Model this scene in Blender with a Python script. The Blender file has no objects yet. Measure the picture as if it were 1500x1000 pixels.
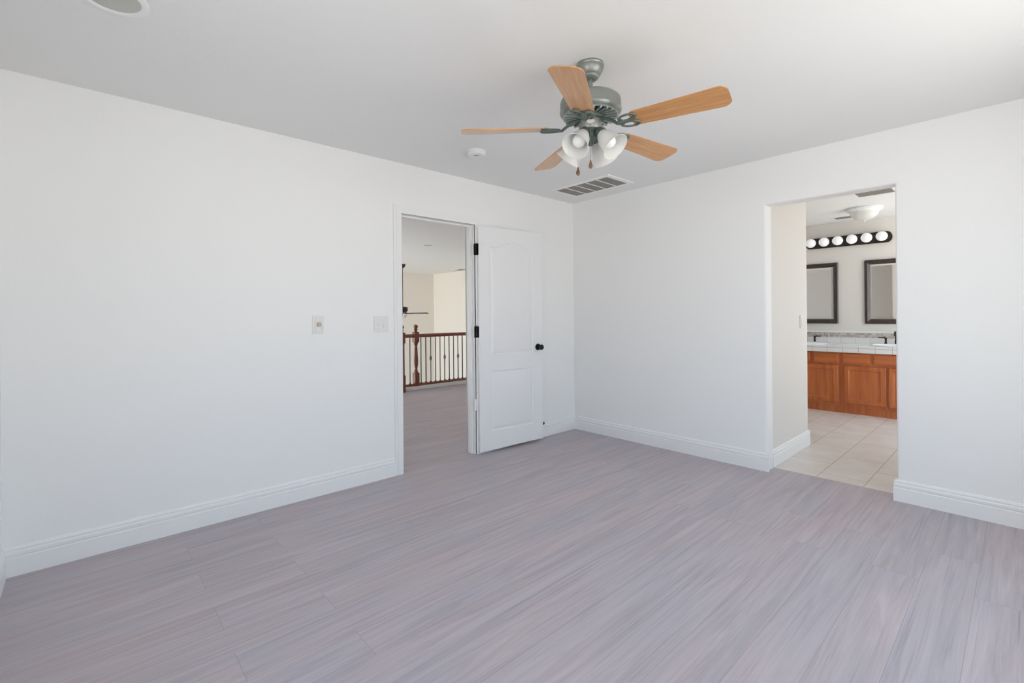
import bpy, bmesh, math, random
from mathutils import Vector, Matrix
C = bpy.context.scene.collection
S = bpy.context.scene
R = math.radians
PI = math.pi
H = 2.44

# ------------------------------------------------------------------ camera
F, YAW, PITCH, ROLL, CY = 685.6, .829795, .00029, -.0085212, 460.8
cd = bpy.data.cameras.new('camera'); cam = bpy.data.objects.new('camera', cd); C.objects.link(cam)
cd.sensor_width = 36; cd.lens = F / 1500 * 36; cd.clip_start = .05; cd.clip_end = 200
cd.shift_y = (CY - 500) / 1500
fw = Vector((math.cos(YAW)*math.cos(PITCH), math.sin(YAW)*math.cos(PITCH), math.sin(PITCH)))
r0 = Vector((math.sin(YAW), -math.cos(YAW), 0)); u0 = r0.cross(fw)
rr = math.cos(ROLL)*r0 + math.sin(ROLL)*u0; uu = -math.sin(ROLL)*r0 + math.cos(ROLL)*u0
M = Matrix((rr, uu, -fw)).transposed().to_4x4(); M.translation = Vector((-3.93116, -3.30323, 1.2389))
cam.matrix_world = M
S.camera = cam

# ------------------------------------------------------------------ world, light, exposure
S.view_settings.view_transform = 'Standard'; S.view_settings.look = 'None'
S.view_settings.gamma = 1; S.view_settings.use_curve_mapping = False
S.view_settings.exposure = 0.0
S.cycles.use_denoising = True
S.cycles.max_bounces = 16; S.cycles.diffuse_bounces = 12; S.cycles.glossy_bounces = 6
S.cycles.sample_clamp_indirect = 10
W = bpy.data.worlds.new('daylight'); S.world = W; W.use_nodes = True
nt = W.node_tree; nt.nodes.clear()
out = nt.nodes.new('ShaderNodeOutputWorld'); bg = nt.nodes.new('ShaderNodeBackground')
tc = nt.nodes.new('ShaderNodeTexCoord'); sp = nt.nodes.new('ShaderNodeSeparateXYZ'); cr = nt.nodes.new('ShaderNodeValToRGB')
mr = nt.nodes.new('ShaderNodeMapRange'); mr.inputs[1].default_value = -1; mr.inputs[2].default_value = 1
nt.links.new(tc.outputs['Generated'], sp.inputs[0]); nt.links.new(sp.outputs['Z'], mr.inputs[0])
nt.links.new(mr.outputs[0], cr.inputs[0]); nt.links.new(cr.outputs[0], bg.inputs[0]); nt.links.new(bg.outputs[0], out.inputs[0])
e = cr.color_ramp.elements
e[0].position = 0.0; e[0].color = (1.2, 1.18, 1.12, 1)
e[1].position = 1.0; e[1].color = (.54, .78, 1.03, 1)
for pos, col in ((.48, (1.2, 1.2, 1.16, 1)), (.51, (.98, 1.03, 1.05, 1)), (.60, (.66, .85, 1.03, 1))):
    n = e.new(pos); n.color = col
bg.inputs[1].default_value = 3.7

def portal(name, loc, rot, sx, sy):
    l = bpy.data.lights.new(name, 'AREA'); l.shape = 'RECTANGLE'; l.size = sx; l.size_y = sy
    o = bpy.data.objects.new(name, l); C.objects.link(o); o.location = loc; o.rotation_euler = rot
    l.cycles.is_portal = True
    return o
# an area light shines along its local -Z: the openings face into the rooms
WIN_BACK = (-2.55, -.85, .45, 2.1)      # x0,x1,z0,z1 in the wall behind the camera
WIN_SIDE_ADDED = (-2.7, -1.95, .6, 2.1)  # unseen window beside the camera, added as fill to even the walls
WIN_BACK_ADDED = (-4.05, -3.25, .45, 2.1)        # second back window, unseen, added to brighten the low left wall
WIN_BATH = (1.6, 3.45, .1, 2.25)  # unseen window, its opening enlarged to brighten the bathroom
WIN_GREAT = (3.8, 8.3, -2.4, 2.3)       # y0,y1,z0,z1 in great room wall
portal('daylight_back', ((WIN_BACK[0]+WIN_BACK[1])/2, -3.97, (WIN_BACK[2]+WIN_BACK[3])/2), (R(90), 0, 0), WIN_BACK[1]-WIN_BACK[0], WIN_BACK[3]-WIN_BACK[2])
portal('added_daylight_back', ((WIN_BACK_ADDED[0]+WIN_BACK_ADDED[1])/2, -3.97, (WIN_BACK_ADDED[2]+WIN_BACK_ADDED[3])/2), (R(90), 0, 0), WIN_BACK_ADDED[1]-WIN_BACK_ADDED[0], WIN_BACK_ADDED[3]-WIN_BACK_ADDED[2])
portal('added_daylight_side', (-4.36, (WIN_SIDE_ADDED[0]+WIN_SIDE_ADDED[1])/2, (WIN_SIDE_ADDED[2]+WIN_SIDE_ADDED[3])/2), (R(90), 0, R(-90)), WIN_SIDE_ADDED[1]-WIN_SIDE_ADDED[0], WIN_SIDE_ADDED[3]-WIN_SIDE_ADDED[2])
portal('daylight_bath', ((WIN_BATH[0]+WIN_BATH[1])/2, -3.63, (WIN_BATH[2]+WIN_BATH[3])/2), (R(90), 0, 0), WIN_BATH[1]-WIN_BATH[0], WIN_BATH[3]-WIN_BATH[2])
portal('daylight_great', (-4.36, (WIN_GREAT[0]+WIN_GREAT[1])/2, (WIN_GREAT[2]+WIN_GREAT[3])/2), (R(90), 0, R(-90)), WIN_GREAT[1]-WIN_GREAT[0], WIN_GREAT[3]-WIN_GREAT[2])

# ------------------------------------------------------------------ materials
def srgb(r, g, b):
    f = lambda c: (c/255/12.92) if c/255 <= .04045 else ((c/255+.055)/1.055)**2.4
    return (f(r), f(g), f(b), 1)

def mat(name, col, rough=.5, metal=0, bump=None, spec=.5, coat=0):
    m = bpy.data.materials.new(name); m.use_nodes = True
    n = m.node_tree.nodes; b = n['Principled BSDF']
    b.inputs['Base Color'].default_value = col; b.inputs['Roughness'].default_value = rough
    b.inputs['Metallic'].default_value = metal; b.inputs['Specular IOR Level'].default_value = spec
    b.inputs['Coat Weight'].default_value = coat
    if bump:
        sc, st, det = bump
        t = n.new('ShaderNodeTexCoord'); no = n.new('ShaderNodeTexNoise'); no.inputs['Scale'].default_value = sc; no.inputs['Detail'].default_value = det
        bu = n.new('ShaderNodeBump'); bu.inputs['Strength'].default_value = st; bu.inputs['Distance'].default_value = .004
        L = m.node_tree.links
        L.new(t.outputs['Object'], no.inputs['Vector']); L.new(no.outputs['Fac'], bu.inputs['Height']); L.new(bu.outputs[0], b.inputs['Normal'])
    return m

def ramp(nt, stops):
    c = nt.nodes.new('ShaderNodeValToRGB'); e = c.color_ramp.elements
    e[0].position, e[0].color = stops[0]; e[1].position, e[1].color = stops[-1]
    for p, q in stops[1:-1]:
        x = e.new(p); x.color = q
    return c

def wood(name, c0, c1, axis='X', scale=1.0, rough=.35, coat=0.0, stretch=14):
    m = bpy.data.materials.new(name); m.use_nodes = True
    nt = m.node_tree; n = nt.nodes; L = nt.links; b = n['Principled BSDF']
    t = n.new('ShaderNodeTexCoord'); mp = n.new('ShaderNodeMapping')
    k = [stretch]*3; k['XYZ'.index(axis)] = 1.0
    mp.inputs['Scale'].default_value = [v*scale for v in k]
    no = n.new('ShaderNodeTexNoise'); no.inputs['Scale'].default_value = 3; no.inputs['Detail'].default_value = 6; no.inputs['Roughness'].default_value = .6; no.inputs['Distortion'].default_value = .6
    c = ramp(nt, [(.28, c0), (.72, c1)])
    L.new(t.outputs['Object'], mp.inputs[0]); L.new(mp.outputs[0], no.inputs['Vector']); L.new(no.outputs['Fac'], c.inputs[0]); L.new(c.outputs[0], b.inputs['Base Color'])
    b.inputs['Roughness'].default_value = rough; b.inputs['Coat Weight'].default_value = coat; b.inputs['Coat Roughness'].default_value = .2
    return m

def bricks(name, ax, size, off, cols, grout, gw, rough, noise=0.0, offset=0.0, bump=.3, freq=2):
    """tiles in the plane of two object axes"""
    m = bpy.data.materials.new(name); m.use_nodes = True
    nt = m.node_tree; n = nt.nodes; L = nt.links; b = n['Principled BSDF']
    t = n.new('ShaderNodeTexCoord'); s = n.new('ShaderNodeSeparateXYZ'); cb = n.new('ShaderNodeCombineXYZ'); mp = n.new('ShaderNodeMapping')
    mp.inputs['Location'].default_value = (off[0], off[1], 0)
    L.new(t.outputs['Object'], s.inputs[0]); L.new(s.outputs[ax[0]], cb.inputs[0]); L.new(s.outputs[ax[1]], cb.inputs[1]); L.new(cb.outputs[0], mp.inputs[0])
    k = n.new('ShaderNodeTexBrick'); k.offset = offset; k.offset_frequency = freq; k.squash = 1
    k.inputs['Scale'].default_value = 1; k.inputs['Brick Width'].default_value = size[0]; k.inputs['Row Height'].default_value = size[1]
    k.inputs['Mortar Size'].default_value = gw; k.inputs['Mortar Smooth'].default_value = .1; k.inputs['Bias'].default_value = 0
    k.inputs['Color1'].default_value = cols[0]; k.inputs['Color2'].default_value = cols[1]; k.inputs['Mortar'].default_value = grout
    L.new(mp.outputs[0], k.inputs['Vector'])
    src = k.outputs['Color']
    if noise:
        no = n.new('ShaderNodeTexNoise'); no.inputs['Scale'].default_value = 5; no.inputs['Detail'].default_value = 5
        L.new(t.outputs['Object'], no.inputs['Vector'])
        c = ramp(nt, [(.3, (1-noise,)*3+(1,)), (.7, (1, 1, 1, 1))])
        mx = n.new('ShaderNodeMixRGB'); mx.blend_type = 'MULTIPLY'; mx.inputs[0].default_value = 1
        L.new(no.outputs['Fac'], c.inputs[0]); L.new(src, mx.inputs[1]); L.new(c.outputs[0], mx.inputs[2]); src = mx.outputs[0]
    L.new(src, b.inputs['Base Color']); b.inputs['Roughness'].default_value = rough
    bu = n.new('ShaderNodeBump'); bu.inputs['Strength'].default_value = bump; bu.inputs['Distance'].default_value = .003; bu.invert = True
    L.new(k.outputs['Fac'], bu.inputs['Height']); L.new(bu.outputs[0], b.inputs['Normal'])
    return m

def plank_floor():
    m = bpy.data.materials.new('grey_plank_floor'); m.use_nodes = True
    nt = m.node_tree; n = nt.nodes; L = nt.links; b = n['Principled BSDF']
    t = n.new('ShaderNodeTexCoord'); mp = n.new('ShaderNodeMapping'); mp.inputs['Location'].default_value = (.71, .058, 0)
    k = n.new('ShaderNodeTexBrick'); k.offset = .155; k.offset_frequency = 2; k.squash = 1
    for nm, v in (('Scale', 1), ('Brick Width', 2.44), ('Row Height', .182), ('Mortar Size', .0009), ('Mortar Smooth', .2), ('Bias', 0)):
        k.inputs[nm].default_value = v
    k.inputs['Color1'].default_value = (.0, .0, .0, 1); k.inputs['Color2'].default_value = (1, 1, 1, 1); k.inputs['Mortar'].default_value = (.5, .5, .5, 1)
    L.new(t.outputs['Object'], mp.inputs[0]); L.new(mp.outputs[0], k.inputs['Vector'])
    # per-plank shift of the grain
    rnd = n.new('ShaderNodeVectorMath'); rnd.operation = 'SCALE'; rnd.inputs['Scale'].default_value = 7.3
    L.new(k.outputs['Color'], rnd.inputs[0])
    ad = n.new('ShaderNodeVectorMath'); ad.operation = 'ADD'
    L.new(t.outputs['Object'], ad.inputs[0]); L.new(rnd.outputs[0], ad.inputs[1])
    m1 = n.new('ShaderNodeMapping'); m1.inputs['Scale'].default_value = (.5, 8, 1)
    n1 = n.new('ShaderNodeTexNoise'); n1.inputs['Scale'].default_value = 2.2; n1.inputs['Detail'].default_value = 8; n1.inputs['Roughness'].default_value = .62; n1.inputs['Distortion'].default_value = 1.3
    L.new(ad.outputs[0], m1.inputs[0]); L.new(m1.outputs[0], n1.inputs['Vector'])
    m2 = n.new('ShaderNodeMapping'); m2.inputs['Scale'].default_value = (.45, 40, 1)
    n2 = n.new('ShaderNodeTexNoise'); n2.inputs['Scale'].default_value = 3; n2.inputs['Detail'].default_value = 4; n2.inputs['Distortion'].default_value = .5
    L.new(ad.outputs[0], m2.inputs[0]); L.new(m2.outputs[0], n2.inputs['Vector'])
    m3 = n.new('ShaderNodeMapping'); m3.inputs['Scale'].default_value = (.8, 2.5, 1)
    n3 = n.new('ShaderNodeTexNoise'); n3.inputs['Scale'].default_value = 1.4; n3.inputs['Detail'].default_value = 2
    L.new(ad.outputs[0], m3.inputs[0]); L.new(m3.outputs[0], n3.inputs['Vector'])
    c1 = ramp(nt, [(.25, FLOOR_D), (.5, FLOOR_M), (.78, FLOOR_L)])
    L.new(n1.outputs['Fac'], c1.inputs[0])
    c2 = ramp(nt, [(.28, (.70, .68, .70, 1)), (.39, (.93, .93, .93, 1)), (.60, (1, 1, 1, 1))])
    L.new(n2.outputs['Fac'], c2.inputs[0])
    c3 = ramp(nt, [(.35, (.97, .98, 1.01, 1)), (.65, (1.05, .985, .985, 1))])
    L.new(n3.outputs['Fac'], c3.inputs[0])
    mx = n.new('ShaderNodeMixRGB'); mx.blend_type = 'MULTIPLY'; mx.inputs[0].default_value = .75
    L.new(c1.outputs[0], mx.inputs[1]); L.new(c2.outputs[0], mx.inputs[2])
    mx2 = n.new('ShaderNodeMixRGB'); mx2.blend_type = 'MULTIPLY'; mx2.inputs[0].default_value = 1
    L.new(mx.outputs[0], mx2.inputs[1]); L.new(c3.outputs[0], mx2.inputs[2])
    mo = n.new('ShaderNodeMixRGB'); mo.blend_type = 'MIX'; L.new(k.outputs['Fac'], mo.inputs[0])
    L.new(mx2.outputs[0], mo.inputs[1]); mo.inputs[2].default_value = FLOOR_SEAM
    L.new(mo.outputs[0], b.inputs['Base Color'])
    b.inputs['Roughness'].default_value = .45; b.inputs['Specular IOR Level'].default_value = .35
    bu = n.new('ShaderNodeBump'); bu.inputs['Strength'].default_value = .12; bu.inputs['Distance'].default_value = .002
    L.new(n1.outputs['Fac'], bu.inputs['Height']); L.new(bu.outputs[0], b.inputs['Normal'])
    return m

FLOOR_D, FLOOR_M, FLOOR_L, FLOOR_SEAM = (.375, .340, .365, 1), (.47, .428, .453, 1), (.56, .513, .54, 1), (.30, .275, .295, 1)
M_WALL = mat('white_wall_paint', (.87, .87, .86, 1), .55, bump=(60, .12, 3))
M_CEIL = mat('white_textured_ceiling', (.82, .82, .81, 1), .7, bump=(28, .35, 4))
M_TRIM = mat('white_gloss_trim', (.86, .86, .855, 1), .35)
M_DOOR = mat('white_door_paint', (.84, .84, .84, 1), .38, bump=(90, .05, 2))
M_CREAM = mat('cream_wall_paint', (.85, .80, .735, 1), .6, bump=(60, .1, 3))
M_BATHW = mat('warm_grey_bath_paint', (.75, .72, .685, 1), .6, bump=(60, .12, 3))
M_FLOOR = plank_floor()
M_TILE = bricks('beige_floor_tile', ('X', 'Y'), (.60, .29), (.33, .50), ((.72, .67, .625, 1), (.76, .71, .665, 1)), (.42, .38, .35, 1), .003, .35, noise=.14, offset=.5)
M_CARPET = mat('grey_lower_floor', (.46, .46, .48, 1), .8)
M_COUNTER = bricks('white_counter_tile', ('Y', 'X'), (.16, .16), (.013, .03), ((.80, .80, .80, 1), (.83, .83, .83, 1)), (.66, .65, .64, 1), .002, .15)
M_EDGE = bricks('white_edge_tile', ('Y', 'Z'), (.16, .30), (.013, .10), ((.78, .79, .79, 1), (.82, .82, .82, 1)), (.40, .38, .37, 1), .002, .2)
M_SPLASH = bricks('white_splash_tile', ('Y', 'Z'), (.16, .30), (.013, .10), ((.80, .80, .80, 1), (.84, .84, .84, 1)), (.48, .46, .45, 1), .002, .2)
M_MOSAIC = bricks('mosaic_liner', ('Y', 'Z'), (.024, .024), (0, 0), ((.36, .28, .24, 1), (.74, .69, .66, 1)), (.64, .6, .57, 1), .002, .3, noise=.2)
M_VANITY = wood('cherry_cabinet_wood', (.36, .080, .018, 1), (.60, .175, .042, 1), 'Z', .5, .3, .3)
M_VANITYH = wood('cherry_drawer_wood', (.36, .080, .018, 1), (.60, .175, .042, 1), 'Y', .5, .3, .3)
M_RAIL = wood('red_brown_rail_wood', (.14, .032, .014, 1), (.30, .085, .040, 1), 'X', 1.5, .25, .4)
M_NEWEL = wood('red_brown_newel_wood', (.12, .028, .014, 1), (.27, .075, .038, 1), 'Z', 1.5, .25, .4)
M_IRON = mat('dark_iron', (.035, .03, .035, 1), .45, .6)
M_BASKET = mat('aged_brass_iron', (.16, .12, .08, 1), .45, .6)
M_BRONZE = mat('dark_bronze', (.035, .025, .022, 1), .35, .6)
M_FRAME = wood('espresso_frame_wood', (.022, .014, .011, 1), (.055, .036, .028, 1), 'Z', 1.0, .3, .3)
M_MIRROR = mat('mirror_glass', (.92, .92, .90, 1), .01, 1)
M_PEWTER = mat('pewter_green_metal', (.29, .305, .285, 1), .4, .7)
M_PEWTERD = mat('dark_green_metal', (.15, .19, .17, 1), .4, .6)
M_FIN = mat('brushed_green_metal', (.38, .43, .40, 1), .4, .5)
M_BLACKV = mat('motor_void', (.012, .014, .013, 1), .8)
M_BLADE = wood('oak_blade_wood', (.44, .19, .055, 1), (.66, .34, .125, 1), 'X', 1.2, .3, .6, 14)
M_BLADE_EDGE = M_BLADE
M_BULB = mat('white_bulb_glass', (.90, .90, .89, 1), .25)
M_GLOBE = mat('lit_globe_glass', (.85, .85, .85, 1), .3)
M_GLOBE.node_tree.nodes['Principled BSDF'].inputs['Emission Color'].default_value = (1, .98, 1, 1)
M_GLOBE.node_tree.nodes['Principled BSDF'].inputs['Emission Strength'].default_value = .25
M_SWITCH = mat('white_plastic', (.79, .79, .77, 1), .35)
M_BEIGE = mat('beige_plastic', (.60, .48, .38, 1), .4)
M_BLACK = mat('black_metal', (.012, .012, .013, 1), .3, .5)
M_RUBBER = mat('black_rubber', (.015, .015, .016, 1), .7)
M_VENT = mat('vent_dark_filter', (.17, .15, .13, 1), .7)
M_VENTL = mat('vent_louver', (.30, .275, .25, 1), .55)
M_LENS = mat('grey_light_lens', (.52, .52, .48, 1), .45)
M_FOB = wood('dark_fob_wood', (.10, .05, .02, 1), (.26, .14, .06, 1), 'Z', 3, .3)
M_DARKBLADE = mat('dark_blade', (.07, .055, .045, 1), .4)
M_BADGE = mat('pale_badge', (.75, .62, .58, 1), .4)
M_PORC = mat('white_porcelain', (.86, .86, .86, 1), .1)
def shade_glass():
    m = bpy.data.materials.new('frosted_shade_glass'); m.use_nodes = True
    nt = m.node_tree; n = nt.nodes; b = n['Principled BSDF']; o = n['Material Output']
    b.inputs['Base Color'].default_value = (.88, .87, .85, 1); b.inputs['Roughness'].default_value = .3
    tr = n.new('ShaderNodeBsdfTranslucent'); tr.inputs[0].default_value = (.9, .9, .88, 1)
    mx = n.new('ShaderNodeMixShader'); mx.inputs[0].default_value = .35
    nt.links.new(b.outputs[0], mx.inputs[1]); nt.links.new(tr.outputs[0], mx.inputs[2]); nt.links.new(mx.outputs[0], o.inputs[0])
    return m
M_SHADE = shade_glass()

# ------------------------------------------------------------------ mesh helpers
def obj(name, bm, m, parent=None, loc=None, rot=None, smooth=None):
    me = bpy.data.meshes.new(name)
    bmesh.ops.recalc_face_normals(bm, faces=bm.faces)
    bm.to_mesh(me); bm.free()
    if smooth:
        for p in me.polygons: p.use_smooth = True
        me.set_sharp_from_angle(angle=R(smooth))
    for x in (m if isinstance(m, (list, tuple)) else [m]): me.materials.append(x)
    o = bpy.data.objects.new(name, me); C.objects.link(o)
    if parent: o.parent = parent
    if loc: o.location = loc
    if rot: o.rotation_euler = rot
    return o
def tag(o, label=None, cat=None, group=None, kind=None):
    if label: o['label'] = label
    if cat: o['category'] = cat
    if group: o['group'] = group
    if kind: o['kind'] = kind
    return o
def thing(name, label, cat, loc=(0, 0, 0), rot=(0, 0, 0), group=None):
    o = bpy.data.objects.new(name, None); C.objects.link(o); o.location = loc; o.rotation_euler = rot
    o.empty_display_size = .1
    return tag(o, label, cat, group)
def box(bm, x0, x1, y0, y1, z0, z1, bev=0, seg=2):
    r = bmesh.ops.create_cube(bm, size=1)['verts']
    for v in r:
        v.co = Vector(((x0+x1)/2 + v.co.x*(x1-x0), (y0+y1)/2 + v.co.y*(y1-y0), (z0+z1)/2 + v.co.z*(z1-z0)))
    if bev:
        es = {e for v in r for e in v.link_edges}
        bmesh.ops.bevel(bm, geom=list(es), offset=bev, segments=seg, affect='EDGES', profile=.5)
    return bm
def nb(): return bmesh.new()
def lathe(bm, prof, seg=32, mtx=None, closed=False):
    rings = []
    for r, z in prof:
        if r < 1e-6: rings.append([bm.verts.new((0, 0, z))])
        else: rings.append([bm.verts.new((r*math.cos(2*PI*i/seg), r*math.sin(2*PI*i/seg), z)) for i in range(seg)])
    for a, b in zip(rings, rings[1:]):
        for i in range(seg):
            j = (i+1) % seg
            if len(a) == 1 and len(b) == 1: continue
            if len(a) == 1: bm.faces.new((a[0], b[i], b[j]))
            elif len(b) == 1: bm.faces.new((a[i], a[j], b[0]))
            else: bm.faces.new((a[i], a[j], b[j], b[i]))
    if mtx is not None:
        bmesh.ops.transform(bm, matrix=mtx, verts=[v for q in rings for v in q])
    return bm
def tube(bm, pts, rad, seg=8, closed=False, caps=True):
    pts = [Vector(p) for p in pts]; n = len(pts); rings = []
    rads = rad if isinstance(rad, (list, tuple)) else [rad]*n
    up = Vector((0, 0, 1)); prev = None
    for i, p in enumerate(pts):
        if closed: d = pts[(i+1) % n] - pts[i-1]
        else: d = pts[min(i+1, n-1)] - pts[max(i-1, 0)]
        d.normalize()
        if prev is None:
            a = d.cross(up)
            if a.length < .05: a = d.cross(Vector((1, 0, 0)))
        else: a = prev - d*prev.dot(d)
        a.normalize(); prev = a; b = d.cross(a)
        rings.append([bm.verts.new(p + rads[i]*(a*math.cos(2*PI*k/seg) + b*math.sin(2*PI*k/seg))) for k in range(seg)])
    m = n if closed else n-1
    for i in range(m):
        A, B = rings[i], rings[(i+1) % n]
        for k in range(seg): bm.faces.new((A[k], A[(k+1) % seg], B[(k+1) % seg], B[k]))
    if caps and not closed:
        bm.faces.new(rings[0]); bm.faces.new(rings[-1])
    return bm
def panel(outline, holes, w0, w1, fn, bm=None):
    """a flat slab of any outline with holes, from w0 to w1; fn(u, v, w) -> xyz"""
    bm = bm or nb()
    loops = [outline] + list(holes)
    for w in (w0, w1):
        es = []
        for lp in loops:
            vs = [bm.verts.new(fn(u, v, w)) for u, v in lp]
            es += [bm.edges.new((vs[i], vs[(i+1) % len(vs)])) for i in range(len(vs))]
        bmesh.ops.triangle_fill(bm, edges=es, use_beauty=True, use_dissolve=False)
    for lp in loops:
        n = len(lp)
        for i in range(n):
            a, b = lp[i], lp[(i+1) % n]
            bm.faces.new([bm.verts.new(fn(*q)) for q in ((a[0], a[1], w0), (b[0], b[1], w0), (b[0], b[1], w1), (a[0], a[1], w1))])
    bmesh.ops.remove_doubles(bm, verts=bm.verts, dist=1e-5)
    bmesh.ops.dissolve_limit(bm, angle_limit=R(.5), verts=bm.verts, edges=bm.edges)
    return bm
def rect(a, b, c, d): return [(a, c), (b, c), (b, d), (a, d)]
def structure(name, bm, m, parent=None, label=None, **k):
    o = obj(name, bm, m, parent, **k)
    if not parent: o['kind'] = 'structure'
    if label: o['label'] = label
    return o
XZ = lambda u, v, w: (u, w, v)
YZ = lambda u, v, w: (w, u, v)
XY = lambda u, v, w: (u, v, w)

# ------------------------------------------------------------------ the setting
DX0, DX1, DZ = -2.11, -1.335, 2.065     # rough door opening
OY0, OY1, OZ = -2.737, -1.946, 2.078    # bathroom opening
structure('floor', panel([(-4.35, -3.96), (.12, -3.96), (.12, -3.62), (.135, -3.62), (.135, .0), (3.69, 0), (3.69, 3.66), (-4.35, 3.66)], [], -.1, 0, XY), M_FLOOR, label='grey wood plank floor of the bedroom and landing')
structure('floor_bathroom', box(nb(), .135, 3.69, -3.62, 0, -.1, .0), M_TILE, label='beige tiled bathroom floor')
structure('floor_below', box(nb(), -4.35, 3.69, 3.66, 8.6, -2.85, -2.75), M_CARPET, label='floor of the room below the landing')
structure('ceiling', box(nb(), -4.35, 3.69, -4.82, 8.6, H, H+.1), M_CEIL, label='white textured ceiling')
structure('wall_left', panel([(-4.35, 0), (DX0, 0), (DX0, DZ), (DX1, DZ), (DX1, 0), (3.69, 0), (3.69, H), (-4.35, H)], [], 0, .12, XZ), M_WALL, label='white wall with the hallway door')
bm = panel([(-3.96, 0), (OY0, 0), (OY0, OZ), (OY1, OZ), (OY1, 0), (0, 0), (0, H), (-3.96, H)], [], 0, .12, YZ)
es = [e for e in bm.edges if all(OY0-.001 < v.co.y < OY1+.001 and v.co.z < OZ+.001 for v in e.verts)
      and all(v.co.x < .01 for v in e.verts) and not (e.verts[0].co.z < .001 and e.verts[1].co.z < .001)]
bmesh.ops.bevel(bm, geom=es, offset=.016, segments=5, affect='EDGES', profile=.5)
structure('wall_right', bm, M_WALL, smooth=30, label='white wall with the rounded bathroom opening')
structure('wall_near', panel(rect(-3.96, 0, 0, H), [rect(*WIN_SIDE_ADDED)], -4.35, -4.227, YZ), M_WALL, label='white wall at the near end of the left wall')
structure('wall_back', panel(rect(-4.35, .12, 0, H), [rect(*WIN_BACK), rect(*WIN_BACK_ADDED)], -3.96, -3.84, XZ), M_WALL, label='white window wall')
structure('wall_hall', box(nb(), -4.35, -4.23, .12, 3.66, 0, H), M_WALL)
structure('wall_bathroom_window', panel(rect(.12, 3.69, 0, H), [rect(*WIN_BATH)], -3.62, -3.50, XZ), M_BATHW)
structure('wall_bathroom', box(nb(), 3.57, 3.69, -3.62, 0, 0, H), M_BATHW, label='warm grey bathroom wall behind the vanity')
# short wall along the left of the bathroom passage, rounded at its free end
bm = box(nb(), .12, 1.075, -1.935, -1.815, 0, H)
es = [e for e in bm.edges if all(v.co.x > 1 for v in e.verts) and abs(e.verts[0].co.z-e.verts[1].co.z) > 1]
bmesh.ops.bevel(bm, geom=es, offset=.02, segments=5, affect='EDGES', profile=.5)
structure('wall_passage', bm, M_BATHW, smooth=30, label='short wall along the bathroom passage')
structure('wall_landing', box(nb(), 3.60, 3.69, .12, 8.6, -2.75, H), M_CREAM, label='cream wall beyond the landing railing')
structure('wall_far', box(nb(), -4.35, 3.60, 8.30, 8.42, -2.75, H), M_CREAM, label='far cream wall beyond the landing railing')
structure('wall_great_room', panel(rect(3.66, 8.42, -2.75, H), [rect(*WIN_GREAT)], -4.35, -4.23, YZ), M_CREAM)
structure('wall_below_landing', box(nb(), -4.35, 3.60, 3.54, 3.66, -2.75, -.1), M_CREAM)

def window(n, fn, r, w0, w1, cols, rows):
    u0, u1, v0, v1 = r
    bm = panel(rect(*r), [rect(u0+.05, u1-.05, v0+.05, v1-.05)], w0, w1, fn)
    for i in range(1, cols):
        u = u0+(u1-u0)*i/cols; panel(rect(u-.02, u+.02, v0+.05, v1-.05), [], w0+.01, w1-.01, fn, bm)
    for i in range(1, rows):
        v = v0+(v1-v0)*i/rows; panel(rect(u0+.05, u1-.05, v-.015, v+.015), [], w0+.015, w1-.015, fn, bm)
    structure('window_%d' % n, bm, M_TRIM, label='white frame of an unseen window')
window(1, XZ, WIN_BACK, -3.93, -3.88, 2, 1)
window(2, XZ, WIN_BATH, -3.59, -3.54, 2, 1)
window(5, XZ, WIN_BACK_ADDED, -3.93, -3.88, 1, 1)
window(4, YZ, WIN_SIDE_ADDED, -4.32, -4.27, 1, 1)
window(3, YZ, WIN_GREAT, -4.32, -4.27, 3, 2)

# baseboards: moulded profile swept along a wall
BPROF = [(0, 0), (.015, 0), (.015, .086), (.0115, .090), (.0115, .094), (.0145, .099), (.0145, .112), (.0095, .119), (.0095, .123), (.011, .128), (.006, .139), (0, .141)]
def baseboard(name, p0, p1, nrm, label, e0=0, e1=0):
    p0, p1, nv = Vector(p0), Vector(p1), Vector(nrm); d = (p1-p0).normalized(); bm = nb(); rings = []
    for p, s, ext in ((p0, -1, e0), (p1, 1, e1)):
        rings.append([bm.verts.new((p + nv*o + d*s*ext*o).to_3d() + Vector((0, 0, z))) for o, z in BPROF])
    n = len(BPROF)
    for i in range(n): bm.faces.new((rings[0][i], rings[0][(i+1) % n], rings[1][(i+1) % n], rings[1][i]))
    bm.faces.new(rings[0]); bm.faces.new(rings[1])
    return structure(name, bm, M_TRIM, label=label)
baseboard('baseboard_left', (-4.227, 0), (-2.155, 0), (0, -1), 'white moulded baseboard below the switch plates', -1, 0)
baseboard('baseboard_left_corner', (-1.29, 0), (0, 0), (0, -1), 'white baseboard behind the open door', 0, -1)
baseboard('baseboard_right', (0, OY1-.004), (0, 0), (-1, 0), 'white moulded baseboard between corner and opening', 1, -1)
baseboard('baseboard_right_end', (0, -3.84), (0, OY0+.004), (-1, 0), 'white moulded baseboard to the right of the opening', -1, 1)
baseboard('baseboard_opening', (0, OY0), (.12, OY0), (0, 1), 'white baseboard return inside the opening', 0, 0)
baseboard('baseboard_near', (-4.227, -3.84), (-4.227, 0), (1, 0), 'white baseboard at the near end wall', -1, -1)
baseboard('baseboard_back', (-4.227, -3.84), (0, -3.84), (0, 1), 'white baseboard on window wall', -1, -1)
baseboard('baseboard_passage', (.125, -1.935), (1.075, -1.935), (0, -1), 'white moulded baseboard along the bathroom passage', 0, 0)
baseboard('baseboard_passage_end', (1.075, -1.945), (1.075, -1.82), (1, 0), 'white baseboard around end of passage wall', 0, 0)

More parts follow.
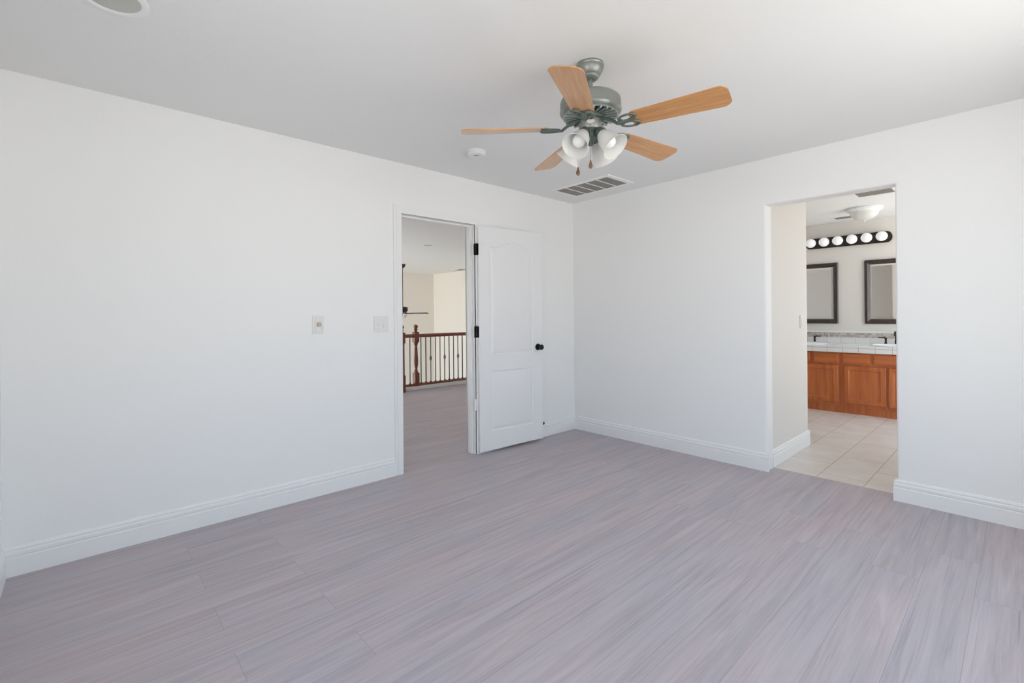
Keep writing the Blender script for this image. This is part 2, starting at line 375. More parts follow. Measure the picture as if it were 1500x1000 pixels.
# door frame: jambs, stops and casing
bm = nb()
box(bm, DX0, DX0+.025, 0, .12, 0, DZ); box(bm, DX1-.025, DX1, 0, .12, 0, DZ); box(bm, DX0+.025, DX1-.025, 0, .12, DZ-.025, DZ)
box(bm, DX0+.025, DX0+.037, .04, .08, 0, DZ-.025); box(bm, DX1-.037, DX1-.025, .04, .08, 0, DZ-.025); box(bm, DX0+.037, DX1-.037, .04, .08, DZ-.037, DZ-.025)
def casing(bm, s):
    for w, d in ((.066, .011), (.045, .016)):
        a, b = (-d, 0) if s < 0 else (.12, .12+d)
        i = .066-w
        xo0, xo1, zo = DX0+.022-.066+i, DX1-.022+.066-i, DZ-.022+.066-i
        panel([(xo0, 0), (DX0+.022, 0), (DX0+.022, DZ-.022), (DX1-.022, DZ-.022), (DX1-.022, 0), (xo1, 0), (xo1, zo), (xo0, zo)], [], a, b, XZ, bm)
casing(bm, -1); casing(bm, 1)
structure('trim_1', bm, M_TRIM, label='white door frame and casing around the hallway doorway')

# landing kerb below the railing
structure('trim_2', box(nb(), -.20, 3.6, 3.54, 3.72, .0, .055, .006), M_TRIM, label='white kerb under the landing railing')

bm = panel([(-.98, 0), (-.91, 0), (-.91, 2.04), (-.17, 2.04), (-.17, 0), (-.10, 0), (-.10, 2.11), (-.98, 2.11)], [], .12, .136, YZ)
structure('trim_3', bm, M_TRIM, label='white door casing in the bathroom')
structure('door_2', panel(rect(-.905, -.175, .01, 2.035), [], .12, .132, YZ), M_DOOR, label='white closed door in the bathroom')

# ------------------------------------------------------------------ bedroom door, swung open against the wall
DW, DH, DT = .75, 2.012, .035
door = thing('door_1', 'white two-panel door with an arched upper panel, open against the wall', 'door', (-1.345, -.014, .024), (0, 0, R(-4.0)))
door['kind'] = 'structure'
def arch(u0, u1, v0, v1, rise, n=28):
    pts = [(u0, v0), (u1, v0), (u1, v1)]
    for i in range(1, n):
        t = 1-i/n; s = abs(2*t-1)          # cathedral curve: flat shoulders, round crown
        k = 1 if s < .0 else (.5+.5*math.cos(PI*min(1, s/.86))) if s < .86 else 0
        pts.append((u0+(u1-u0)*t, v1+rise*k))
    pts.append((u0, v1)); return pts
def door_slab():
    bm = nb(); U0, U1 = .118, .632
    fam = []
    for v0, v1, rise in ((.165, .708, 0), (.846, 1.832, .058)):
        mk = (lambda d: rect(U0+d, U1-d, v0+d, v1-d)) if not rise else (lambda d, v0=v0, v1=v1, rise=rise: arch(U0+d, U1-d, v0+d, v1-d, rise))
        fam.append([mk(d) for d in (0, .006, .016, .024, .05)])
    DEP = (0, -.007, -.0085, -.006, 0.001)
    for side in (0, 1):
        y0, sg = (-DT, -1) if side == 0 else (0, 1)
        f = lambda u, v, d: (u, y0+sg*d, v)
        es = []
        def loop(lp, d):
            vs = [bm.verts.new(f(u, v, d)) for u, v in lp]
            return vs
        o = loop(rect(0, DW, 0, DH), 0); L0 = [loop(x[0], 0) for x in fam]
        for vs in [o]+L0: es += [bm.edges.new((vs[i], vs[(i+1) % len(vs)])) for i in range(len(vs))]
        bmesh.ops.triangle_fill(bm, edges=es, use_beauty=True, use_dissolve=False)
        for x, l in zip(fam, L0):
            prev = l
            for lp, d in zip(x[1:], DEP[1:]):
                cur = loop(lp, d); n = len(cur)
                for i in range(n): bm.faces.new((prev[i], prev[(i+1) % n], cur[(i+1) % n], cur[i]))
                prev = cur
            bm.faces.new(prev)
        if side == 0: a = o
        else:
            for i in range(4): bm.faces.new((a[i], a[(i+1) % 4], o[(i+1) % 4], o[i]))
    return bm
obj('door_slab', door_slab(), M_DOOR, door, smooth=20)
for z, m_ in ((1.80, M_BLACK), (1.065, M_BLACK), (.42, M_TRIM)):
    bm = nb()
    for k in range(5):
        lathe(bm, [(0, 0), (.0075, .0), (.0075, .0185), (0, .0185)], 12, Matrix.Translation((-.008, -.004, z-.05+k*.02)))
    lathe(bm, [(0, 0), (.006, .002), (.004, .008), (0, .010)], 12, Matrix.Translation((-.008, -.004, z+.049)))
    box(bm, -.0025, .0, -DT+.003, -.004, z-.05, z+.05)
    h = obj('hinge', bm, m_, door, smooth=30)
    if m_ is M_TRIM: h['label'] = 'white painted lower hinge'
    bm = box(nb(), -.030, -.010, .000, .002, z-.05, z+.05)
    obj('hinge_plate', bm, m_, h)
def knob_bm(s):
    bm = nb()
    mt = Matrix.Translation((.69, -DT if s < 0 else 0, .90)) @ Matrix.Rotation(R(90 if s < 0 else -90), 4, 'X')
    lathe(bm, [(0, 0), (.033, 0), (.033, .004), (.029, .010), (.014, .013), (.0115, .018), (.0115, .030), (.017, .035), (.0255, .044), (.0275, .053), (.0245, .062), (.014, .067), (0, .068)], 28, mt)
    return bm
obj('door_knob', knob_bm(-1), M_BLACK, door, smooth=35)['label'] = 'black round door knob'
obj('door_knob', knob_bm(1), M_BLACK, door, smooth=35)

# black door stop on the baseboard at the door's free edge
t = thing('door_stop', 'small black door stop low on the wall at the free edge of the open door', 'door stop', (-.546, 0, .152))
bm = lathe(nb(), [(0, 0), (.012, 0), (.012, .006), (.006, .009), (.006, .035), (0, .035)], 16, Matrix.Rotation(R(90), 4, 'X'))
obj('rod', bm, M_BLACK, t, smooth=30)
bm = lathe(nb(), [(0, .033), (.012, .033), (.015, .040), (.014, .060), (.009, .064), (0, .064)], 16, Matrix.Rotation(R(90), 4, 'X'))
obj('rubber_tip', bm, M_RUBBER, t, smooth=30)

# ------------------------------------------------------------------ switch plates
def plate(bm, w, h, d=.009):
    box(bm, -w/2, w/2, -d, 0, -h/2, h/2, .003, 2); return bm
t = thing('fan_control_plate', 'white wall control plate with a beige knob on the left wall', 'switch', (-2.733, 0, 1.181))
obj('plate', plate(nb(), .078, .125), M_SWITCH, t)
bm = nb(); box(bm, -.022, .022, -.014, -.009, -.050, .050, .003); obj('bezel', bm, M_SWITCH, t)
bm = lathe(nb(), [(0, 0), (.0165, 0), (.015, .014), (.012, .016), (0, .016)], 24, Matrix.Translation((0, -.014, .002)) @ Matrix.Rotation(R(90), 4, 'X'))
obj('knob', bm, M_BEIGE, t, smooth=35)['label'] = 'beige round knob'
bm = nb()
for s in (-1, 1):
    tube(bm, [(s*.010, -.014, .045), (s*.016, -.015, .015), (s*.022, -.015, -.018), (s*.020, -.014, -.046)], [.002, .003, .0045, .003], 8)
obj('rib', bm, M_SWITCH, t, smooth=40)
t = thing('light_switch_plate', 'white double switch plate beside the door casing', 'switch', (-2.262, 0, 1.177))
obj('plate', plate(nb(), .118, .122), M_SWITCH, t)
bm = box(nb(), -.033, -.021, -.0105, -.009, -.014, .014); tg = box(bm, -.0305, -.0235, -.021, -.009, -.009, -.001, .001); obj('toggle', bm, M_SWITCH, t)
bm = box(nb(), .010, .044, -.012, -.009, -.034, .034, .0015); box(bm, .014, .040, -.0155, -.011, -.029, .0, .001); obj('rocker', bm, M_SWITCH, t)
for z in (.034, -.034): obj('screw', lathe(nb(), [(0, .0), (.003, 0), (.003, .010), (0, .010)], 10, Matrix.Translation((-.027, 0, z)) @ Matrix.Rotation(R(90), 4, 'X')), M_LENS, t)
t = thing('bathroom_switch_plate', 'white switch plate on the passage wall inside the bathroom opening', 'switch', (.885, -1.935, 1.155))
obj('plate', plate(nb(), .075, .118), M_SWITCH, t)
obj('rocker', box(nb(), -.017, .017, -.013, -.009, -.033, .033, .0015), M_SWITCH, t)

# ------------------------------------------------------------------ ceiling fan
FX, FY = -2.1236, -1.8996
fan = thing('ceiling_fan', 'pewter ceiling fan with five oak blades and four white glass lights', 'ceiling fan', (FX, FY, H))
Z = lambda z: z-H
obj('canopy', lathe(nb(), [(0, 0), (.065, 0), (.066, -.008), (.063, -.013), (.063, -.024), (.056, -.040), (.047, -.054), (.044, -.056), (.044, -.060), (.038, -.069), (.030, -.074), (.016, -.074), (.014, -.070), (0, -.070)], 40), M_PEWTER, fan, smooth=30)
obj('downrod', lathe(nb(), [(0, -.07), (.0125, -.07), (.0125, -.15), (.022, -.152), (.026, -.165), (.026, -.175), (0, -.175)], 24), M_PEWTER, fan, smooth=30)
obj('motor_housing', lathe(nb(), [(0, -.156), (.06, -.156), (.105, -.160), (.130, -.166), (.142, -.176), (.145, -.186), (.145, -.222), (.147, -.225), (.147, -.230), (.144, -.235), (.138, -.243), (.131, -.247), (.128, -.243), (0, -.240)], 56), M_PEWTER, fan, smooth=25)
# vented underside: a dark cone behind radial fins
vent = obj('vent_cone', lathe(nb(), [(.130, -.243), (.060, -.252), (0, -.252)], 48), M_BLACKV, fan, smooth=30)
bm = nb()
for k in range(24):
    a = 2*PI*k/24; b = box(nb(), .060, .130, -.0046, .0046, -.006, .0045, .001, 1)
    bmesh.ops.transform(b, matrix=Matrix.Rotation(a, 4, 'Z') @ Matrix.Translation((0, 0, -.2520)) @ Matrix.Translation((.098, 0, 0)) @ Matrix.Rotation(R(7), 4, 'Y') @ Matrix.Rotation(PI, 4, 'X') @ Matrix.Translation((-.098, 0, 0)), verts=b.verts)
    me = bpy.data.meshes.new('t'); b.to_mesh(me); b.free(); bm.from_mesh(me); bpy.data.meshes.remove(me)
lathe(bm, [(.124, -.245), (.131, -.243), (.132, -.249), (.124, -.252), (.124, -.245)], 48)
obj('vent_fins', bm, M_FIN, fan, smooth=30)
obj('hub', lathe(nb(), [(0, -.250), (.066, -.250), (.068, -.258), (.066, -.265), (.056, -.270), (0, -.270)], 40), M_PEWTERD, fan, smooth=30)
obj('switch_housing', lathe(nb(), [(0, -.268), (.050, -.268), (.055, -.272), (.056, -.312), (.053, -.318), (.044, -.323), (.030, -.331), (0, -.331)], 40), M_PEWTER, fan, smooth=30)
# fitter with four lamp arms
obj('light_fitter', lathe(nb(), [(0, -.329), (.030, -.329), (.034, -.336), (.034, -.352), (.026, -.360), (.018, -.368), (.014, -.376), (.015, -.384), (.010, -.390), (.0, -.393)], 28), M_PEWTERD, fan, smooth=30)
def frot(a): return Matrix.Rotation(a, 4, 'Z')
sh_dir = [186, 276, 6, 96]
TILT = R(47)           # axis below the horizontal
for d in sh_dir:
    base = frot(R(d))
    ax = base @ Matrix.Translation((.044, 0, -.333)) @ Matrix.Rotation(R(90)+TILT, 4, 'Y')   # local +z points out and down
    obj('lamp_holder', tube(lathe(nb(), [(0, -.008), (.018, -.008), (.025, .0), (.027, .018), (.0275, .034), (.0, .034)], 24, ax), [base @ Vector((.018, 0, -.342)), base @ Vector((.046, 0, -.335))], .011, 10), M_PEWTERD, fan, smooth=35)
    prof_o = [(.026, .022), (.029, .030), (.034, .040), (.041, .055), (.046, .075), (.050, .095), (.056, .113), (.064, .127), (.0665, .131)]
    prof_i = [(.0645, .1315), (.062, .127), (.0535, .113), (.0475, .095), (.0435, .075), (.0385, .055), (.0315, .040), (.024, .030)]
    sh = obj('lamp_shade', lathe(nb(), prof_o+prof_i, 40, ax), M_SHADE, fan, smooth=60)
    b = obj('bulb', lathe(nb(), [(0, .034), (.013, .034), (.013, .050), (.019, .058), (.027, .068), (.031, .080), (.030, .092), (.025, .102), (.016, .110), (0, .114)], 28, ax), M_BULB, sh, smooth=60)
# blades and their looped irons
for k in range(5):
    a = R(209.72+72*k)
    m = frot(a) @ Matrix.Translation((0, 0, -.306)) @ Matrix.Rotation(R(-12.5), 4, 'X') @ Matrix.Rotation(R(1.2), 4, 'Y')
    pts = []
    n = 10; r0_, r1_, w0_, w1_ = .205, .622, .052, .068
    def corner(cx, cy, rad, a0, a1): return [(cx+rad*math.cos(R(a0+(a1-a0)*i/n)), cy+rad*math.sin(R(a0+(a1-a0)*i/n))) for i in range(n+1)]
    pts += corner(r0_+.022, -w0_+.022, .022, 180, 266)
    pts += corner(r1_-.040, -w1_+.040, .040, 274, 352)
    pts += corner(r1_-.040, w1_-.040, .040, 8, 86)
    pts += corner(r0_+.022, w0_-.022, .022, 94, 180)
    bm = panel(pts, [], -.003, .003, XY)
    bmesh.ops.bevel(bm, geom=[e for e in bm.edges if len(e.link_faces) == 2 and abs(e.verts[0].co.z-e.verts[1].co.z) < 1e-5 and e.calc_face_angle(0) > R(60)], offset=.0012, segments=1, affect='EDGES')
    bo = obj('blade', bm, M_BLADE, fan)
    bo.matrix_local = m
    bm = nb()
    # arm from the hub, widening to a pair of open loops and a tongue under the blade
    tube(bm, [(.054, 0, .046), (.085, 0, .038), (.118, 0, .010), (.138, 0, -.010), (.165, 0, -.011), (.195, 0, -.008), (.225, 0, -.006)], [.010, .009, .0085, .0085, .009, .008, .006], 10)
    for s in (-1, 1):
        tube(bm, [(.190+.042*math.cos(q)*1.0+.004, s*(.026+.019*math.sin(q)) + s*.004*math.cos(q), -.0085) for q in [2*PI*i/22 for i in range(22)]], .0058, 8, True)
        tube(bm, [(.135, 0, -.012), (.15, s*.010, -.0105), (.165, s*.022, -.009)], .006, 8)
    bmesh.ops.transform(bm, matrix=Matrix.Diagonal((1, 1, .8, 1)), verts=bm.verts)
    io = obj('blade_iron', bm, M_PEWTERD, fan, smooth=40); io.matrix_local = m
# pull chains with wooden fobs
def chain(ax, ay, z0, z1):
    bm = nb(); z = z0
    tube(bm, [(ax, ay, z0), (ax, ay, z1)], .0011, 6)
    k = 0
    while z > z1:
        bmesh.ops.create_icosphere(bm, subdivisions=1, radius=.0017, matrix=Matrix.Translation((ax, ay, z))); z -= .006
    c = obj('pull_chain', bm, M_PEWTER, fan, smooth=60)
    obj('chain_fob', lathe(nb(), [(0, z1+.003), (.003, z1), (.005, z1-.010), (.0095, z1-.024), (.0095, z1-.031), (.006, z1-.038), (0, z1-.039)], 16, Matrix.Translation((ax, ay, 0))), M_FOB, c, smooth=40)
chain(.058*math.cos(R(217)), .058*math.sin(R(217)), -.312, -.478)
chain(.062*math.cos(R(140)), .062*math.sin(R(140)), -.318, -.494)
bm = lathe(nb(), [(0, 0), (.015, 0), (.014, .0025), (0, .003)], 24, Matrix.Diagonal((1.25, .75, 1, 1)))
bmesh.ops.transform(bm, matrix=frot(R(218)) @ Matrix.Translation((.0552, 0, -.292)) @ Matrix.Rotation(R(90), 4, 'Y') @ Matrix.Rotation(R(90), 4, 'Z'), verts=bm.verts)
obj('badge', bm, M_BADGE, fan, smooth=30)['label'] = 'pale oval badge on the switch housing'

# ------------------------------------------------------------------ bedroom ceiling fittings
t = thing('smoke_detector', 'round white smoke detector on the ceiling beside the fan', 'smoke detector', (-1.795, -.600, H))
obj('base', lathe(nb(), [(0, 0), (.070, 0), (.070, -.010), (0, -.010)], 36), M_SWITCH, t, smooth=30)
obj('cover', lathe(nb(), [(0, -.009), (.066, -.009), (.067, -.024), (.060, -.033), (.035, -.037), (0, -.037)], 36), M_SWITCH, t, smooth=25)
bm = nb()
for q in (195, 225, 255): box(bm, -.006, .006, -.003, .003, -.0385, -.0365); bmesh.ops.transform(bm, matrix=Matrix.Translation((.024*math.cos(R(q)), .024*math.sin(R(q)), 0)), verts=bm.verts[-8:])
obj('slots', bm, M_BLACK, t)
t = thing('recessed_light', 'round recessed ceiling light with a grey lens near the left wall', 'ceiling light', (-3.845, -1.005, H))
obj('trim_ring', lathe(nb(), [(.086, .0), (.112, 0), (.112, -.004), (.105, -.008), (.093, -.008), (.086, -.004), (.086, 0)], 48), M_TRIM, t, smooth=30)
obj('lens', lathe(nb(), [(0, -.004), (.086, -.003), (.086, 0), (0, 0)], 48), M_LENS, t, smooth=30)

def grille(name, label, x0, x1, y0, y1, n, border, along='Y', z=H):
    t = thing(name, label, 'vent', ((x0+x1)/2, (y0+y1)/2, z))
    w, l = (x1-x0)/2, (y1-y0)/2
    bm = panel(rect(-w, w, -l, l), [rect(-w+border, w-border, -l+border, l-border)], -.009, 0, XY)
    obj('frame', bm, M_TRIM, t)
    obj('filter', box(nb(), -w+border, w-border, -l+border, l-border, -.002, -.0005), M_VENT, t)
    iw, il = w-border, l-border
    for i in range(1, n):
        if along == 'Y': y = -il+2*il*i/n; bm = box(nb(), -iw, iw, y-.006, y+.006, -.009, -.002)
        else: x = -iw+2*iw*i/n; bm = box(nb(), x-.006, x+.006, -il, il, -.009, -.002)
        obj('divider', bm, M_TRIM, t)
    bm = nb(); m = max(8, int((2*iw if along == 'Y' else 2*il)/.016))
    for i in range(m):
        if along == 'Y':
            x = -iw+2*iw*(i+.5)/m; b = box(nb(), x-.005, x+.005, -il, il, -.0075, -.003)
        else:
            y = -il+2*il*(i+.5)/m; b = box(nb(), -iw, iw, y-.005, y+.005, -.0075, -.003)
        me = bpy.data.meshes.new('t'); b.to_mesh(me); b.free(); bm.from_mesh(me); bpy.data.meshes.remove(me)
    obj('louvers', bm, M_VENTL, t)
    return t
grille('return_air_vent', 'large white framed return air grille on the ceiling near the corner', -.605, -.215, -.905, -.225, 5, .042)

# ------------------------------------------------------------------ landing: railing
rail = thing('stair_railing', 'red-brown wooden landing railing with dark iron balusters', 'railing', (0, 3.63, 0))
RX1 = 3.6
def sweep_x(bm, prof, x0, x1):
    A, B = [[bm.verts.new((x, y, z)) for y, z in prof] for x in (x0, x1)]
    n = len(prof)
    for i in range(n): bm.faces.new((A[i], A[(i+1) % n], B[(i+1) % n], B[i]))
    bm.faces.new(A); bm.faces.new(B); return bm
N1X, N2X = -.135, .205
obj('handrail', sweep_x(nb(), [(-.018, .870), (.018, .870), (.022, .882), (.033, .890), (.034, .908), (.026, .922), (.012, .930), (-.012, .930), (-.026, .922), (-.034, .908), (-.033, .890), (-.022, .882)], N1X, RX1), M_RAIL, rail, smooth=25)
obj('bottom_rail', sweep_x(nb(), [(-.032, .056), (.032, .056), (.032, .080), (.022, .094), (-.022, .094), (-.032, .080)], N1X, RX1), M_RAIL, rail)
def newel_bm(z0, w):
    bm = nb(); h = w/2
    box(bm, -h, h, -h, h, z0, .275, .006); box(bm, -h, h, -h, h, .79, .965, .006)
    lathe(bm, [(0, .27), (h*.95, .275), (h*.9, .29), (h*.6, .305), (h*.72, .318), (h*.5, .335), (h*.58, .36), (h*.82, .42), (h*.86, .48), (h*.74, .58), (h*.58, .70), (h*.5, .735), (h*.78, .745), (h*.6, .757), (h*.92, .778), (h*.95, .79), (0, .795)], 24)
    lathe(bm, [(0, .96), (h*.9, .964), (h*.6, .978), (h*.42, .99), (h*.75, 1.0), (h*.85, 1.008), (h*.45, 1.018), (h*.78, 1.04), (h*.85, 1.055), (h*.72, 1.074), (h*.3, 1.088), (0, 1.09)], 24)
    return bm
obj('newel_post', newel_bm(0.0, .088), M_NEWEL, rail, loc=(N1X, -.135, 0), smooth=35)
obj('newel_post', newel_bm(.05, .088), M_NEWEL, rail, loc=(N2X, 0, 0), smooth=35)
x = .303; i = 0
xs = [N1X+.115, N1X+.225]
while x < RX1-.05: xs.append(x); x += .0965
for j, x in enumerate(xs):
    bm = nb(); k = j-2
    basket = k >= 0 and k % 3 == 2
    if basket:
        # twisted square bar with an open basket halfway up
        q = []
        for s in range(64):
            z = .09+.785*s/63; ang = s*.55 if (.55 < z < .83) else 0
            q.append((z, ang))
        rings = [[bm.verts.new((x+.0085*math.cos(ang+PI/4+PI/2*c), .0085*math.sin(ang+PI/4+PI/2*c), z)) for c in range(4)] for z, ang in q]
        for A, B in zip(rings, rings[1:]):
            for c in range(4): bm.faces.new((A[c], A[(c+1) % 4], B[(c+1) % 4], B[c]))
        bm.faces.new(rings[0]); bm.faces.new(rings[-1])
    else: box(bm, x-.0065, x+.0065, -.0065, .0065, .09, .875)
    box(bm, x-.015, x+.015, -.015, .015, .088, .108, .005)
    bo = obj('baluster', bm, M_IRON, rail)
    if basket:
        bm = nb()
        for w in range(4):
            tube(bm, [(x+.021*math.sin(PI*s/12)*math.cos(w*PI/2+s*.26), .021*math.sin(PI*s/12)*math.sin(w*PI/2+s*.26), .455+.09*s/12) for s in range(13)], .0042, 6)
        obj('basket', bm, M_BASKET, bo, smooth=40)['label'] = 'bronze twisted basket on baluster'

# far fan in the open room, recessed light and vent over the landing
t = thing('dark_ceiling_fan', 'dark ceiling fan hanging on a long rod beyond the railing', 'ceiling fan', (1.555, 6.47, H))
obj('canopy', lathe(nb(), [(0, 0), (.075, 0), (.070, -.05), (.03, -.09), (0, -.09)], 24), M_BRONZE, t, smooth=30)
obj('downrod', lathe(nb(), [(0, -.08), (.012, -.08), (.012, -1.0), (0, -1.0)], 12), M_BRONZE, t, smooth=30)
obj('motor_housing', lathe(nb(), [(0, -.985), (.06, -.99), (.115, -1.0), (.12, -1.03), (.12, -1.085), (.10, -1.11), (.05, -1.125), (0, -1.125)], 32), M_BRONZE, t, smooth=30)
for k in range(5):
    bm = panel([(.12, -.02), (.18, -.055), (.58, -.065), (.60, -.05), (.60, .05), (.58, .065), (.18, .055), (.12, .02)], [], -.004, .004, XY)
    b = obj('blade', bm, M_DARKBLADE, t); b.matrix_local = frot(R(-42+72*k)) @ Matrix.Translation((0, 0, -1.145)) @ Matrix.Rotation(R(-12), 4, 'X')
    bm = tube(nb(), [(.05, 0, -1.12), (.10, 0, -1.14), (.19, 0, -1.148)], .012, 8); b = obj('blade_iron', bm, M_BRONZE, t, smooth=40); b.matrix_local = frot(R(-42+72*k))
for d in (40, 160, 280):
    ax = frot(R(d)) @ Matrix.Translation((.03, 0, -1.14)) @ Matrix.Rotation(R(140), 4, 'Y')
    obj('lamp_shade', lathe(nb(), [(0, 0), (.025, 0), (.04, .05), (.055, .10), (.052, .10), (.037, .05), (.02, .01), (0, .01)], 24, ax), M_SHADE, t, smooth=50)
obj('switch_housing', lathe(nb(), [(0, -1.12), (.045, -1.12), (.045, -1.17), (.02, -1.19), (0, -1.19)], 24), M_BRONZE, t, smooth=30)
t = thing('landing_light', 'small round recessed light in the ceiling over the landing', 'ceiling light', (.413, 3.554, H))
obj('trim_ring', lathe(nb(), [(.075, 0), (.105, 0), (.105, -.004), (.095, -.007), (.08, -.006), (.075, 0)], 36), M_TRIM, t, smooth=30)
obj('lens', lathe(nb(), [(0, -.005), (.078, -.005), (.078, 0), (0, 0)], 36), M_LENS, t, smooth=30)
grille('landing_vent', 'dark vent in the far ceiling beyond the landing railing', 3.22, 3.52, 6.50, 6.85, 1, .02)

# ------------------------------------------------------------------ bathroom
VX, VT = 2.93, .745      # cabinet face, cabinet top
VY0, VY1 = -2.98, -.93
van = thing('vanity_cabinet', 'reddish cherry wood vanity cabinet with panelled doors in the bathroom', 'cabinet', (VX, (VY0+VY1)/2, 0))
oy = (VY0+VY1)/2
bm = nb()
a, b = VY0-oy, VY1-oy
box(bm, .012, .032, a, b, .09, VT); box(bm, .032, .635, a, a+.018, .09, VT); box(bm, .032, .635, b-.018, b, .09, VT)
box(bm, .620, .635, a+.018, b-.018, .09, VT); box(bm, .032, .620, a+.018, b-.018, .09, .108); box(bm, .028, .62, VY0-oy+.01, VY1-oy-.01, .0, .09)
obj('carcass', bm, M_VANITY, van)
def raised(y0, y1, z0, z1, fr, m, name, drawer=False):
    bm = nb()
    L = [(0, -.008, 0), (0, .008, 0), (.004, .012, 0), (fr, .012, 0), (fr+.006, .0045, 0), (fr+.016, .0045, 0)]
    if drawer: L = [(0, -.008, 0), (0, .007, 0), (.012, .012, 0), (.018, .012, 0)]
    prev = None
    for ins, dx, _ in L:
        cur = [bm.verts.new((.004-dx, y-oy, z)) for y, z in ((y0+ins, z0+ins), (y1-ins, z0+ins), (y1-ins, z1-ins), (y0+ins, z1-ins))]
        if prev:
            for i in range(4): bm.faces.new((prev[i], prev[(i+1) % 4], cur[(i+1) % 4], cur[i]))
        else: bm.faces.new(cur)
        prev = cur
    bm.faces.new(prev)
    return obj(name, bm, m, van)
for k in range(-1, 5):
    yc = -1.627-.306*k
    raised(yc-.134, yc+.134, .608, .732, .01, M_VANITYH, 'drawer', True)
for yc in (-2.448, -2.017, -1.551, -1.12):
    raised(yc-.203, yc+.203, .128, .583, .048, M_VANITY, 'door')

CT = .828
ell = lambda cx, cy, a, b, n=40: [(cx+a*math.cos(2*PI*i/n), cy+b*math.sin(2*PI*i/n)) for i in range(n)]
SINKS = [(3.19, -1.335), (3.19, -2.275)]
ct = thing('vanity_countertop', 'white tiled vanity countertop with grey grout', 'countertop', (2.905, oy, 0))
hol = [ell(sx-2.905, sy-oy, .195, .235) for sx, sy in SINKS]
obj('top', panel(rect(.02, .665, VY0-.01-oy, VY1+.01-oy), hol, VT+.001, CT, XY), M_COUNTER, ct)
obj('front_edge', box(nb(), -.002, .0195, VY0-.01-oy, VY1+.01-oy, VT+.001, CT, .004), M_EDGE, ct)
bs = thing('backsplash', 'white tile backsplash with a mosaic strip behind the taps', 'backsplash', (3.57, oy, 0))
obj('tile_row', box(nb(), -.012, 0, VY0-oy, VY1-oy, CT, .900), M_SPLASH, bs)
obj('mosaic_strip', box(nb(), -.013, 0, VY0-oy, VY1-oy, .901, .962), M_MOSAIC, bs)
obj('cap', box(nb(), -.015, 0, VY0-oy, VY1-oy, .963, .985, .004), M_PORC, bs)
def sink(sx, sy, label):
    t = thing('sink', label, 'sink', (sx, sy, CT), group='bathroom sinks')
    sc = Matrix.Diagonal((.205/.245, 1, 1, 1))
    obj('basin', lathe(nb(), [(.232, -.003), (.250, .001), (.248, .010), (.238, .014), (.226, .012), (.218, 0), (.20, -.05), (.14, -.10), (.05, -.12), (.022, -.122), (.022, -.127), (.05, -.126), (.145, -.106), (.207, -.052), (.224, -.006), (.232, -.003)], 48, sc), M_PORC, t, smooth=50)
    obj('drain', lathe(nb(), [(0, -.121), (.021, -.121), (.021, -.124), (0, -.124)], 16), M_BRONZE, t)
sink(*SINKS[0], 'white oval sink set in the tiled countertop below the left mirror')
sink(*SINKS[1], 'white oval sink set in the tiled countertop below the right mirror')
def faucet(fx, fy, label):
    t = thing('faucet', label, 'faucet', (fx, fy, CT), group='bathroom taps')
    bm = lathe(nb(), [(0, 0), (.027, 0), (.027, .006), (.018, .012), (.016, .06), (0, .06)], 20)
    tube(bm, [(0, 0, .05), (0, 0, .10), (-.012, 0, .135), (-.05, 0, .158), (-.095, 0, .150), (-.118, 0, .118)], [.015, .015, .015, .014, .012, .011], 12)
    obj('spout', bm, M_BRONZE, t, smooth=40)
    for s in (-1, 1):
        bm = lathe(nb(), [(0, 0), (.026, 0), (.026, .006), (.016, .012), (.012, .03), (.011, .06), (.015, .075), (.012, .088), (0, .09)], 20, Matrix.Translation((0, s*.105, 0)))
        tube(bm, [(0, s*.105, .082), (-.004, s*.13, .088), (-.006, s*.185, .086)], [.008, .008, .005], 8)
        obj('handle', bm, M_BRONZE, t, smooth=40)
faucet(3.455, -1.265, 'dark bronze three-piece tap behind the sink below the left mirror')
faucet(3.455, -2.245, 'dark bronze three-piece tap behind the sink below the right mirror')
def mirror(y0, y1, z0, z1, label):
    t = thing('mirror', label, 'mirror', (3.57, (y0+y1)/2, (z0+z1)/2), group='bathroom mirrors')
    w, h = (y1-y0)/2, (z1-z0)/2
    bm = nb()
    prof = [(0, 0), (0, -.022), (.008, -.030), (.030, -.030), (.050, -.018), (.056, -.013), (.056, 0)]
    rings = [[bm.verts.new((dx, y, z)) for y, z in ((-w+i, -h+i), (w-i, -h+i), (w-i, h-i), (-w+i, h-i))] for i, dx in prof]
    for A, B in zip(rings, rings[1:]+rings[:1]):
        for k in range(4): bm.faces.new((A[k], A[(k+1) % 4], B[(k+1) % 4], B[k]))
    obj('frame', bm, M_FRAME, t)
    bm = nb()
    R2 = [[bm.verts.new((dx, y, z)) for y, z in ((-w+i, -h+i), (w-i, -h+i), (w-i, h-i), (-w+i, h-i))] for i, dx in ((.0555, -.002), (.0555, -.006), (.078, -.0095))]
    bm.faces.new(R2[0])
    for A, B in zip(R2, R2[1:]):
        for k in range(4): bm.faces.new((A[k], A[(k+1) % 4], B[(k+1) % 4], B[k]))
    bm.faces.new(R2[2])
    obj('glass', bm, M_MIRROR, t)
mirror(-1.622, -1.012, 1.085, 1.905, 'dark framed mirror on the left, partly behind the passage wall')
mirror(-2.521, -1.911, 1.085, 1.905, 'dark framed mirror on the right, cut off by the opening edge')
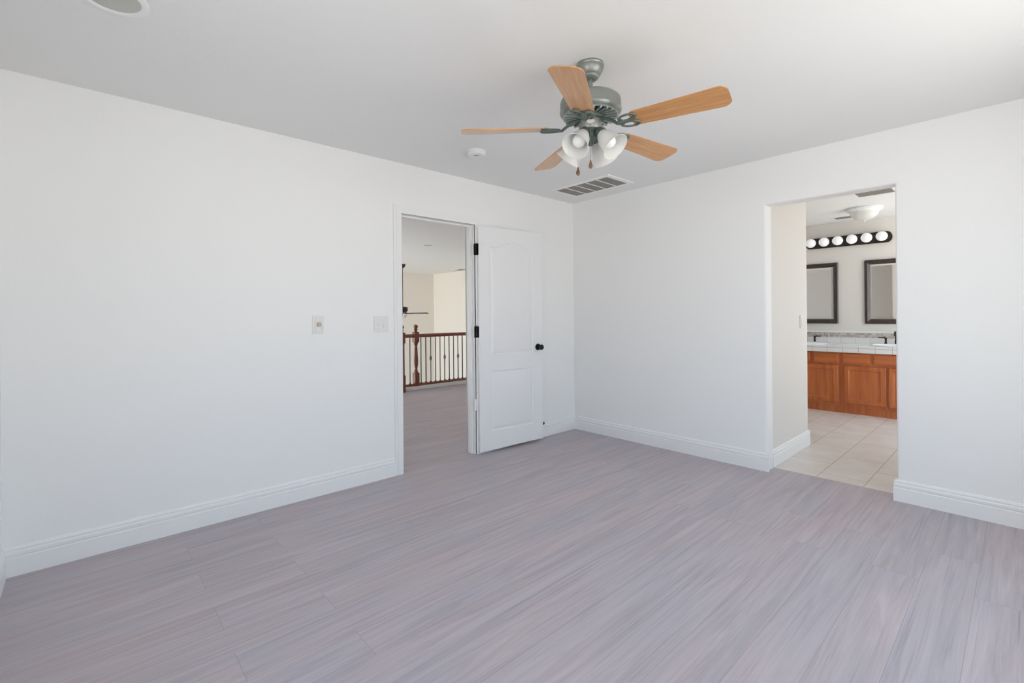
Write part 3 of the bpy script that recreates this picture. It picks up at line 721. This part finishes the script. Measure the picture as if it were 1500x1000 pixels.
t = thing('vanity_light_bar', 'dark bronze vanity light bar with six white globe bulbs', 'wall light', (3.57, -1.722, 2.185))
n = 14; yy = .478; hh = .070
pts = [(yy-hh*.8+hh*.8*math.cos(R(-90+180*i/n)), hh*math.sin(R(-90+180*i/n))) for i in range(n+1)] + [(-yy+hh*.8+hh*.8*math.cos(R(90+180*i/n)), hh*math.sin(R(90+180*i/n))) for i in range(n+1)]
bm = panel(pts, [], -.03, 0, YZ); panel([(a*.985, b*.82) for a, b in pts], [], -.042, -.03, YZ, bm)
obj('back_plate', bm, M_BRONZE, t)
for k in range(6):
    y = .387-.155*k
    mt = Matrix.Translation((-.040, y, 0)) @ Matrix.Rotation(R(-90), 4, 'Y')
    s = obj('socket', lathe(nb(), [(0, 0), (.030, 0), (.028, .020), (0, .020)], 24, mt), M_BRONZE, t, smooth=30)
    obj('globe_bulb', lathe(nb(), [(.0, .018), (.018, .018), (.020, .026)] + [(.060*math.sin(R(160-a)), .085-.060*math.cos(R(180-160+a))) for a in range(0, 160, 10)] + [(0, .145)], 28, mt), M_GLOBE, s, smooth=60)
t = thing('flush_ceiling_light', 'white flush dome light on the bathroom ceiling', 'ceiling light', (2.735, -2.065, H))
FS = Matrix.Diagonal((.83, .83, .95, 1))
obj('base', lathe(nb(), [(0, 0), (.190, 0), (.205, -.010), (.205, -.028), (.192, -.036), (.176, -.042), (.170, -.054), (0, -.054)], 44, FS), M_TRIM, t, smooth=30)
obj('glass_dome', lathe(nb(), [(.166, -.050), (.160, -.075), (.140, -.105), (.105, -.130), (.06, -.145), (0, -.150)], 44, FS), M_SHADE, t, smooth=60)
obj('finial', lathe(nb(), [(0, -.148), (.012, -.148), (.015, -.156), (.010, -.168), (0, -.172)], 16, FS), M_SWITCH, t, smooth=40)
grille('exhaust_vent', 'brown louvred vent on the bathroom ceiling above the opening', 1.62, 2.06, -2.47, -2.13, 1, .022, 'X')
grille('supply_vent', 'small vent on the bathroom ceiling beyond the dome light', 3.08, 3.27, -2.06, -1.66, 2, .018)

bpy.context.view_layer.update()
